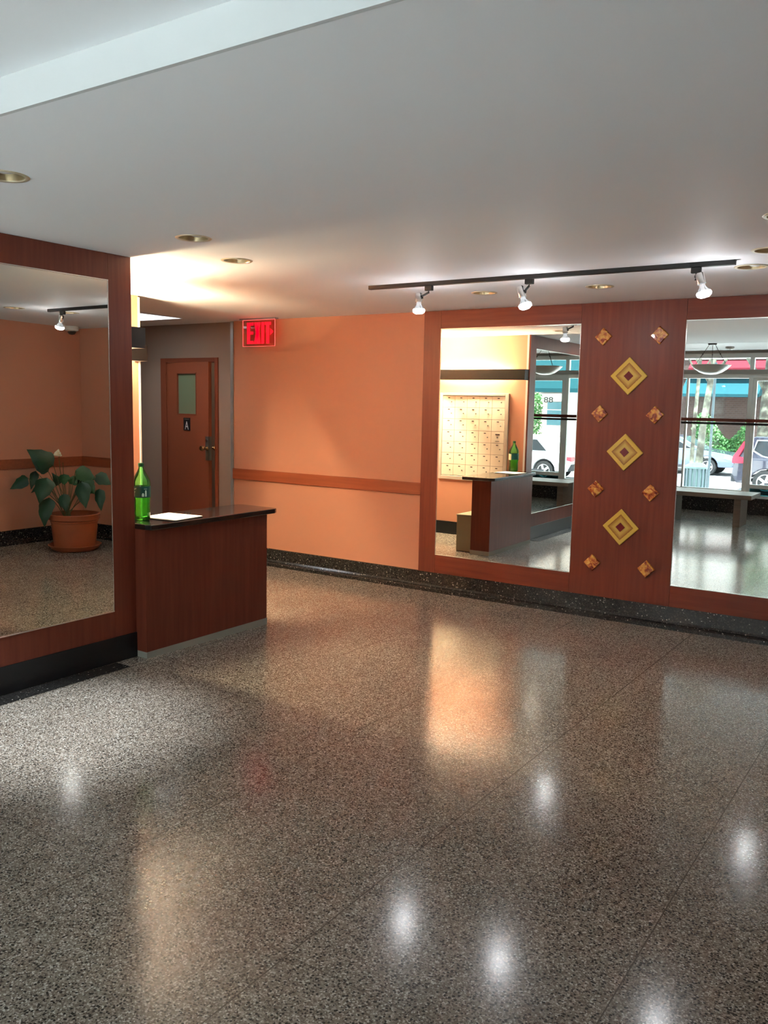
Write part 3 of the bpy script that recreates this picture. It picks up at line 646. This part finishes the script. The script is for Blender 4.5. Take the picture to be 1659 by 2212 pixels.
# ------------------------------------------------------------------ pendant
t = thing('pendant_lamp', 'frosted glass bowl pendant on three thin rods near the shop window', 'pendant lamp', (1.17, -6.2, 2.5))
MB().lathe([(.235, -.30), (.262, -.292), (.265, -.298), (.22, -.345), (.15, -.395), (.08, -.42), (0, -.428)], 40, cap=False).build('glass_bowl', 'pendant_glass', t, smooth=True)
MB().lathe([(.232, -.298), (.236, -.298), (.236, -.322), (.232, -.322)], 40, cap=False).build('metal_ring', 'bronze', t)
MB().lathe([(0, 0), (.06, 0), (.055, -.02), (0, -.025)], 24).build('ceiling_plate', 'bronze', t, smooth=True)
for k in range(3):
    a = math.radians(20+120*k); P0 = Vector((.045*math.cos(a), .045*math.sin(a), -.02)); P1 = Vector((.236*math.cos(a), .236*math.sin(a), -.305))
    rd = MB().tube([P0, P1], .003, 6).build('rod', 'bronze', t); pm = P0.lerp(P1, .45)
    MB().lathe([(0, -.012), (.012, 0), (0, .012)], 10, Matrix.Translation(pm)).build('ball_joint', 'bronze', rd, smooth=True)
# ------------------------------------------------------------------ storefront
WY = -7.75
struct(MB().box(3.66, 5.65, WY-.15, WY-.005, -.2, 2.6).build('wall_daylight_stop', 'orange_paint'))  # unseen solid stretch, added in place of more glazing to cut the daylight
struct(MB().box(-.02, 3.66, WY-.15, WY-.005, -.2, .25).build('wall_window_base', 'black_terrazzo'))
struct(MB().box(-.02, 1.44, WY-.16, WY+.03, .25, .315).box(2.5, 3.66, WY-.16, WY+.03, .25, .315).build('trim_8', 'sill_stone', bevel=.004))
t = sempty('window_1', (2.8, WY, 0)); ox = 2.8
fr = MB()
def fb(x0, x1, z0, z1, y0=-.08, y1=-.01): fr.box(x0-ox, x1-ox, y0, y1, z0, z1)
fb(0, 1.44, .315, .36); fb(2.5, 3.66, .315, .36); fb(0, 3.66, 2.08, 2.145, -.09, .0); fb(0, 3.66, 2.39, 2.46)
for x0, x1 in ((0, .03), (1.375, 1.435), (2.5, 2.56), (3.6, 3.66)): fb(x0, x1, .36, 2.08); fb(x0, x1, 2.21, 2.39)
fr.build('window_frame', 'alu_white', t)
MB().box(-2.8, .86, -.09, .02, 2.1455, 2.21).box(-2.8, .86, -.09, .0, 2.461, 2.499).build('header_beam', 'beam_grey', t)
MB().box(.452-ox, .48-ox, -.08, -.01, .36, 2.08).build('mullion', 'alu_white', t)
for x0, x1 in ((.03, .452), (.48, 1.375), (2.56, 3.6)): MB().box(x0-ox, x1-ox, -.05, -.044, .36, 2.08).build('glass_pane', 'window_glass', t)
for x0, x1 in ((.03, 1.375), (1.435, 2.5), (2.56, 3.6)): MB().box(x0-ox, x1-ox, -.05, -.044, 2.21, 2.39).build('glass_pane', 'window_glass', t)
MB().box(0-ox, 3.66-ox, -.008, .006, 1.413, 1.462).build('guard_rail', 'rail_red', t); MB().box(0-ox, 3.66-ox, -.008, .004, 1.366, 1.400).build('guard_rail', 'rail_black', t)
t = sempty('door_2', (1.97, WY, .25))
MB().box(-.53, -.48, -.09, -.02, 0, 1.83).box(.48, .53, -.09, -.02, 0, 1.83).box(-.48, .48, -.09, -.02, .15, .21).box(-.48, .48, -.09, -.02, 1.79, 1.83).box(-.48, .48, -.09, -.02, 0, .04).build('door_frame', 'alu_white', t)
MB().box(-.48, .48, -.055, -.05, .21, 1.79).build('glass_pane', 'window_glass', t); MB().box(-.48, .48, -.055, -.05, .04, .15).build('kick_pane', 'door_teal', t)
# ------------------------------------------------------------------ street
def gz(y): return -.15 - .55*min(1, max(0, (-8-y)/10.8)) if y > -28 else -.65
b = MB(); yy = [-7.95, -8, -18.8]
b.quad((-40, -7.9, -.15), (45, -7.9, -.15), (45, -18.8, -.7), (-40, -18.8, -.7)); b.quad((-40, -18.8, -.7), (45, -18.8, -.7), (45, -18.81, -.8), (-40, -18.81, -.8))
tag(b.build('sidewalk', 'sidewalk'), 'pale concrete pavement outside the shop window', 'sidewalk', kind='structure')
tag(MB().box(-40, 45, -28.5, -18.81, -.9, -.8).build('street_surface', 'asphalt'), 'grey asphalt street outside', 'road', kind='structure')
tag(MB().box(-40, 45, -33, -28.5, -.9, -.65).build('far_sidewalk', 'sidewalk'), 'pale pavement across the street', 'sidewalk', kind='structure')
def arc(cx, r, n=10, z0=.28): return [(cx + r*math.cos(math.pi*(1-k/n)), z0 + .08 + r*math.sin(math.pi*(1-k/n))) for k in range(n+1)]
def car(label, x, y, z, flip, paint, suv=True):
    t = thing('car', label, 'car', (x, y, z), math.pi if flip else 0)
    # local: rear at x=0, front at x=L
    top = 1.0 if suv else .92; roofz = 1.66 if suv else 1.44; R = .36 if suv else .32; wr = .30
    rw, fw_ = .92, 3.62
    def ar(cx): return [(cx + (R+.07)*math.cos(math.pi*(1-k/10)), .32 + (R+.07)*math.sin(math.pi*(1-k/10))) for k in range(11)]
    low = [(0.12, .32), *ar(rw), *ar(fw_), (4.5, .32), (4.6, .5), (4.56, .72), (4.35, top-.12), (3.5, top), (.12, top+.02), (.02, top-.15), (0, .55)]
    body = MB().prism(low, lambda a, c: (a, -.9, c), lambda a, c: (a, .9, c)).build('body', paint, t, bevel=.03, seg=3)
    hwid = lambda c: .88 - (c-top)/(roofz-top)*.2
    if suv: cab = [(.06, top+.01), (.30, roofz-.12), (.55, roofz), (2.3, roofz+.02), (2.65, roofz-.03), (3.5, top)]
    else: cab = [(.45, top), (1.05, roofz-.05), (1.5, roofz), (2.3, roofz), (2.6, roofz-.06), (3.45, top)]
    MB().prism(cab, lambda a, c: (a, -hwid(c), c), lambda a, c: (a, hwid(c), c)).build('cabin', paint, body, bevel=.03, seg=2)
    z0, z1 = top+.05, roofz-.12
    for s in (-1, 1):
        if suv: win = [(.55, z0+.22), (.62, z1), (2.35, z1+.02), (3.15, z0), (1.2, z0), (.8, z0+.08)]
        else: win = [(.85, z0), (1.25, z1), (2.35, z1), (3.05, z0)]
        e = .03
        MB().prism([(a*1.0+(-e if a < 1.8 else e*1.6), c+(e if c > (z0+z1)/2 else -e)) for a, c in win], lambda a, c: (a, s*(hwid(c)+.001), c), lambda a, c: (a, s*(hwid(c)+.006), c)).build('window_trim', 'rim', t)
        MB().prism(win, lambda a, c: (a, s*(hwid(c)+.0062), c), lambda a, c: (a, s*(hwid(c)+.011), c)).build('side_window', 'car_glass', t)
        for wx in (rw, fw_):
            M = Matrix.Translation((wx, s*.78, R)) @ Matrix.Rotation(-s*math.pi/2, 4, 'X')
            wh = MB().lathe([(R*.66, -.1), (R*.96, -.1), (R, -.07), (R, .07), (R*.96, .1), (R*.68, .1)], 32, M).build('wheel', 'tyre', t, smooth=True)
            rb = MB().lathe([(R*.6, .102), (R*.67, .108), (R*.67, .11), (R*.6, .104)], 32, M, cap=False).lathe([(0, .115), (.06, .115), (.065, .1)], 16, M)
            for k in range(5): rb.box(.0, R*.64, -.035, .035, .098, .110, M @ Matrix.Rotation(2*math.pi*k/5, 4, 'Z'))
            rb.build('rim', 'rim', wh)
        if suv: MB().prism([(-.02, .98), (.0, 1.06), (.28, 1.52), (.36, 1.5), (.16, 1.08), (.42, 1.02), (.42, .9), (.0, .88)], lambda a, c: (a, s*.70, c), lambda a, c: (a, s*.915, c)).build('tail_light', 'tail_red', t)
        else: MB().prism([(-.02, .66), (-.02, .8), (.3, .82), (.3, .72)], lambda a, c: (a, s*.6, c), lambda a, c: (a, s*.915, c)).build('tail_light', 'tail_red', t)
        MB().prism([(4.2, .66), (4.3, .8), (4.52, .68), (4.6, .58)], lambda a, c: (a, s*.55, c), lambda a, c: (a, s*.915, c)).build('head_light', 'lamp_clear', t)
    MB().box(-.03, .1, -.86, .86, .34, .56).box(4.5, 4.63, -.86, .86, .34, .5).build('bumper', 'car_trim', t, bevel=.02)
    MB().box(.9, 3.7, -.905, .905, .26, .36).build('side_sill', 'car_trim', t)
    return t
car('dark parked SUV with red tail light, seen through the window in the right mirror', -1.3, -20.9, -.8, False, 'car_dark')
car('grey blue parked car behind the dark SUV, its front end showing', -7.15, -27.4, -.8, False, 'car_blue', False)
car('white parked car with red tail light, seen through the window in the left mirror', 5.85, -20.9, -.8, False, 'car_white', False)
# trees
def tree(label, x, y, lean, r, crown):
    t = thing('tree', label, 'tree', (x, y, gz(y)-.02))
    pts = [(0, 0, -.1), (lean*.15, .0, .8), (lean*.3, .02, 1.8), (lean*.6, 0, 2.9), (lean*.9, 0, 4.3), (lean, 0, 6)]
    MB().tube(pts, r*1.15, 14, r*.6).build('trunk', 'bark', t, smooth=True)
    br = MB(); br.tube([pts[3], (lean*.6-.5, .1, 3.8), (lean*.6-1.3, .3, 5.2)], r*.45, 8, r*.2); br.tube([pts[3], (lean*.6+.6, -.1, 4.0), (lean*.6+1.4, -.3, 5.4)], r*.45, 8, r*.2); br.build('branch', 'bark', t, smooth=True)
    f = MB(); rnd = random.Random(int(x*100)+5)
    for k in range(500):
        u = Vector((rnd.gauss(0, 1), rnd.gauss(0, 1), rnd.gauss(0, .6))).normalized()*rnd.uniform(.3, 1)**.5
        c = Vector((lean+u.x*crown, u.y*crown, 6.2+u.z*1.6)); a = Vector((rnd.uniform(-1, 1), rnd.uniform(-1, 1), rnd.uniform(-.6, .6))).normalized()*.2; d = a.cross(Vector((rnd.uniform(-1, 1), rnd.uniform(-1, 1), 1))).normalized()*.16
        f.quad(c-a, c-d, c+a, c+d)
    f.build('foliage', 'foliage', t)
tree('slim leaning street tree with mottled bark, left of the dark pole', -1.27, -15.2, .1, .05, .35)
tree('mottled street tree trunk just left of the dark pole', -1.62, -17.2, .35, .095, .5)
tree('thick pale street tree trunk at the right edge of the right mirror', -2.15, -29.2, .1, .25, .9)
t = thing('sign_pole', 'slim dark street pole standing on the pavement outside', 'pole', (-.10, -12, gz(-12)))
MB().tube([(0, 0, 0), (0, 0, 2.9)], .026, 12).build('post', 'pole_grey', t); MB().lathe([(.16, 0), (.16, .03), (.04, .06), (.03, .12)], 20).build('foot_plate', 'pole_grey', t)
t = thing('litter_bin', 'slatted dark litter bin at the foot of the street trees', 'litter bin', (-.75, -13.6, gz(-13.6)))
MB().lathe([(.22, 0), (.24, .05), (.25, .7), (.24, .74)], 20, cap=False).build('liner', 'bin_green', t)
sl = MB()
for k in range(18):
    a = 2*math.pi*k/18; sl.box(.255, .27, -.025, .025, .03, .72, Matrix.Rotation(a, 4, 'Z'))
sl.build('slat_cage', 'pole_grey', t); MB().lathe([(.27, .72), (.28, .76), (.12, .84), (.1, .84)], 24).build('lid', 'bin_green', t, smooth=True)
def hedge(label, x0, x1, y, z0, z1, dp=.8, n=3600, seed=1):
    f = MB(); rnd = random.Random(seed)
    for k in range(n):
        x_ = rnd.uniform(x0, x1); hz = z0+(z1-z0)*(.75+.25*math.sin(x_*3+seed))*rnd.random()**.7
        c = Vector((x_, y+rnd.uniform(-dp/2, dp/2), hz)); a = Vector((rnd.uniform(-1, 1), rnd.uniform(-1, 1), rnd.uniform(-1, 1))).normalized()*.055; d = a.cross(Vector((rnd.uniform(-1, 1), rnd.uniform(-1, 1), 1))).normalized()*.045
        f.quad(c-a, c-d, c+a, c+d)
    o = f.build('hedge', 'foliage', origin=((x0+x1)/2, y, z0)); tag(o, label, 'hedge')
hedge('leafy green hedge below the brick wall across the street', -5.0, -2.9, -30.2, -.65, 1.5, seed=3)
hedge('bright green bush beside the entrance numbered 88', 11.15, 12.3, -30.0, -.65, 2.25, n=3200, seed=5)
# buildings across the street
t = thing('building', 'dark brick building across the street with a teal awning and red band', 'building', (-3, -32, -.65))
MB().box(-3.1, 6.5, -6, 0, 0, 9).build('brick_wall', 'brick', t)
MB().prism([(0.001, 3.62), (0.001, 2.95), (1.0, 2.80), (1.0, 2.92)], lambda a, c: (-2.85, a, c), lambda a, c: (.25, a, c)).build('awning', 'teal_awning', t)
MB().prism([(0.001, 4.35), (0.001, 3.95), (.5, 3.93), (.5, 4.0)], lambda a, c: (-2.7, a, c), lambda a, c: (6.4, a, c)).build('red_band', 'pink_awning', t)
MB().box(-3.1, 6.5, .001, .06, 3.64, 3.92).box(-3.1, 6.5, .001, .06, 4.38, 9).build('upper_cladding', 'pale_facade', t)
for x_ in (1.6, 3.6): MB().box(x_, x_+1.1, .005, .05, 1.0, 2.5).build('window', 'window_dark', t)
t = thing('building', 'pale sunlit building across the street left of the brick one', 'building', (-12, -32, -.65))
MB().box(-8, 5.85, -6, 0, 0, 9).build('wall', 'pale_facade', t)
for k in range(3):
    wn = MB().box(-5+3*k, -3.6+3*k, .002, .04, 1.2, 2.6).build('window', 'window_dark', t)
t = thing('building', 'pale building across the street with a wide teal awning and the number 88', 'building', (9, -32, -.65))
MB().box(-5.4, 12, -6, 0, 0, 9).build('wall', 'brick_pale', t)
MB().prism([(0.001, 5.0), (0.001, 3.0), (.9, 2.92), (.9, 3.1)], lambda a, c: (-4.5, a, c), lambda a, c: (3.15, a, c)).build('awning', 'teal_awning', t)
np_ = MB().box(1.75, 2.95, .002, .08, 2.5, 2.88).build('number_panel', 'pale_facade', t)
text_obj('number_88', '88', .3, 'dark_print', np_, (2.53, .085, 2.58), (-1, 0, 0), (0, 0, 1), .004, (.46, .25))
wn = MB().box(1.85, 2.58, .002, .06, 1.4, 2.48).build('window', 'window_dark', t); MB().box(1.85, 2.58, .062, .07, 1.72, 1.76).box(1.85, 2.58, .062, .07, 2.1, 2.14).build('glazing_bar', 'fascia_paint', wn)
MB().box(-3.5, 1.5, .002, .06, 1.9, 2.95).build('shop_sign_board', 'fascia_paint', t)
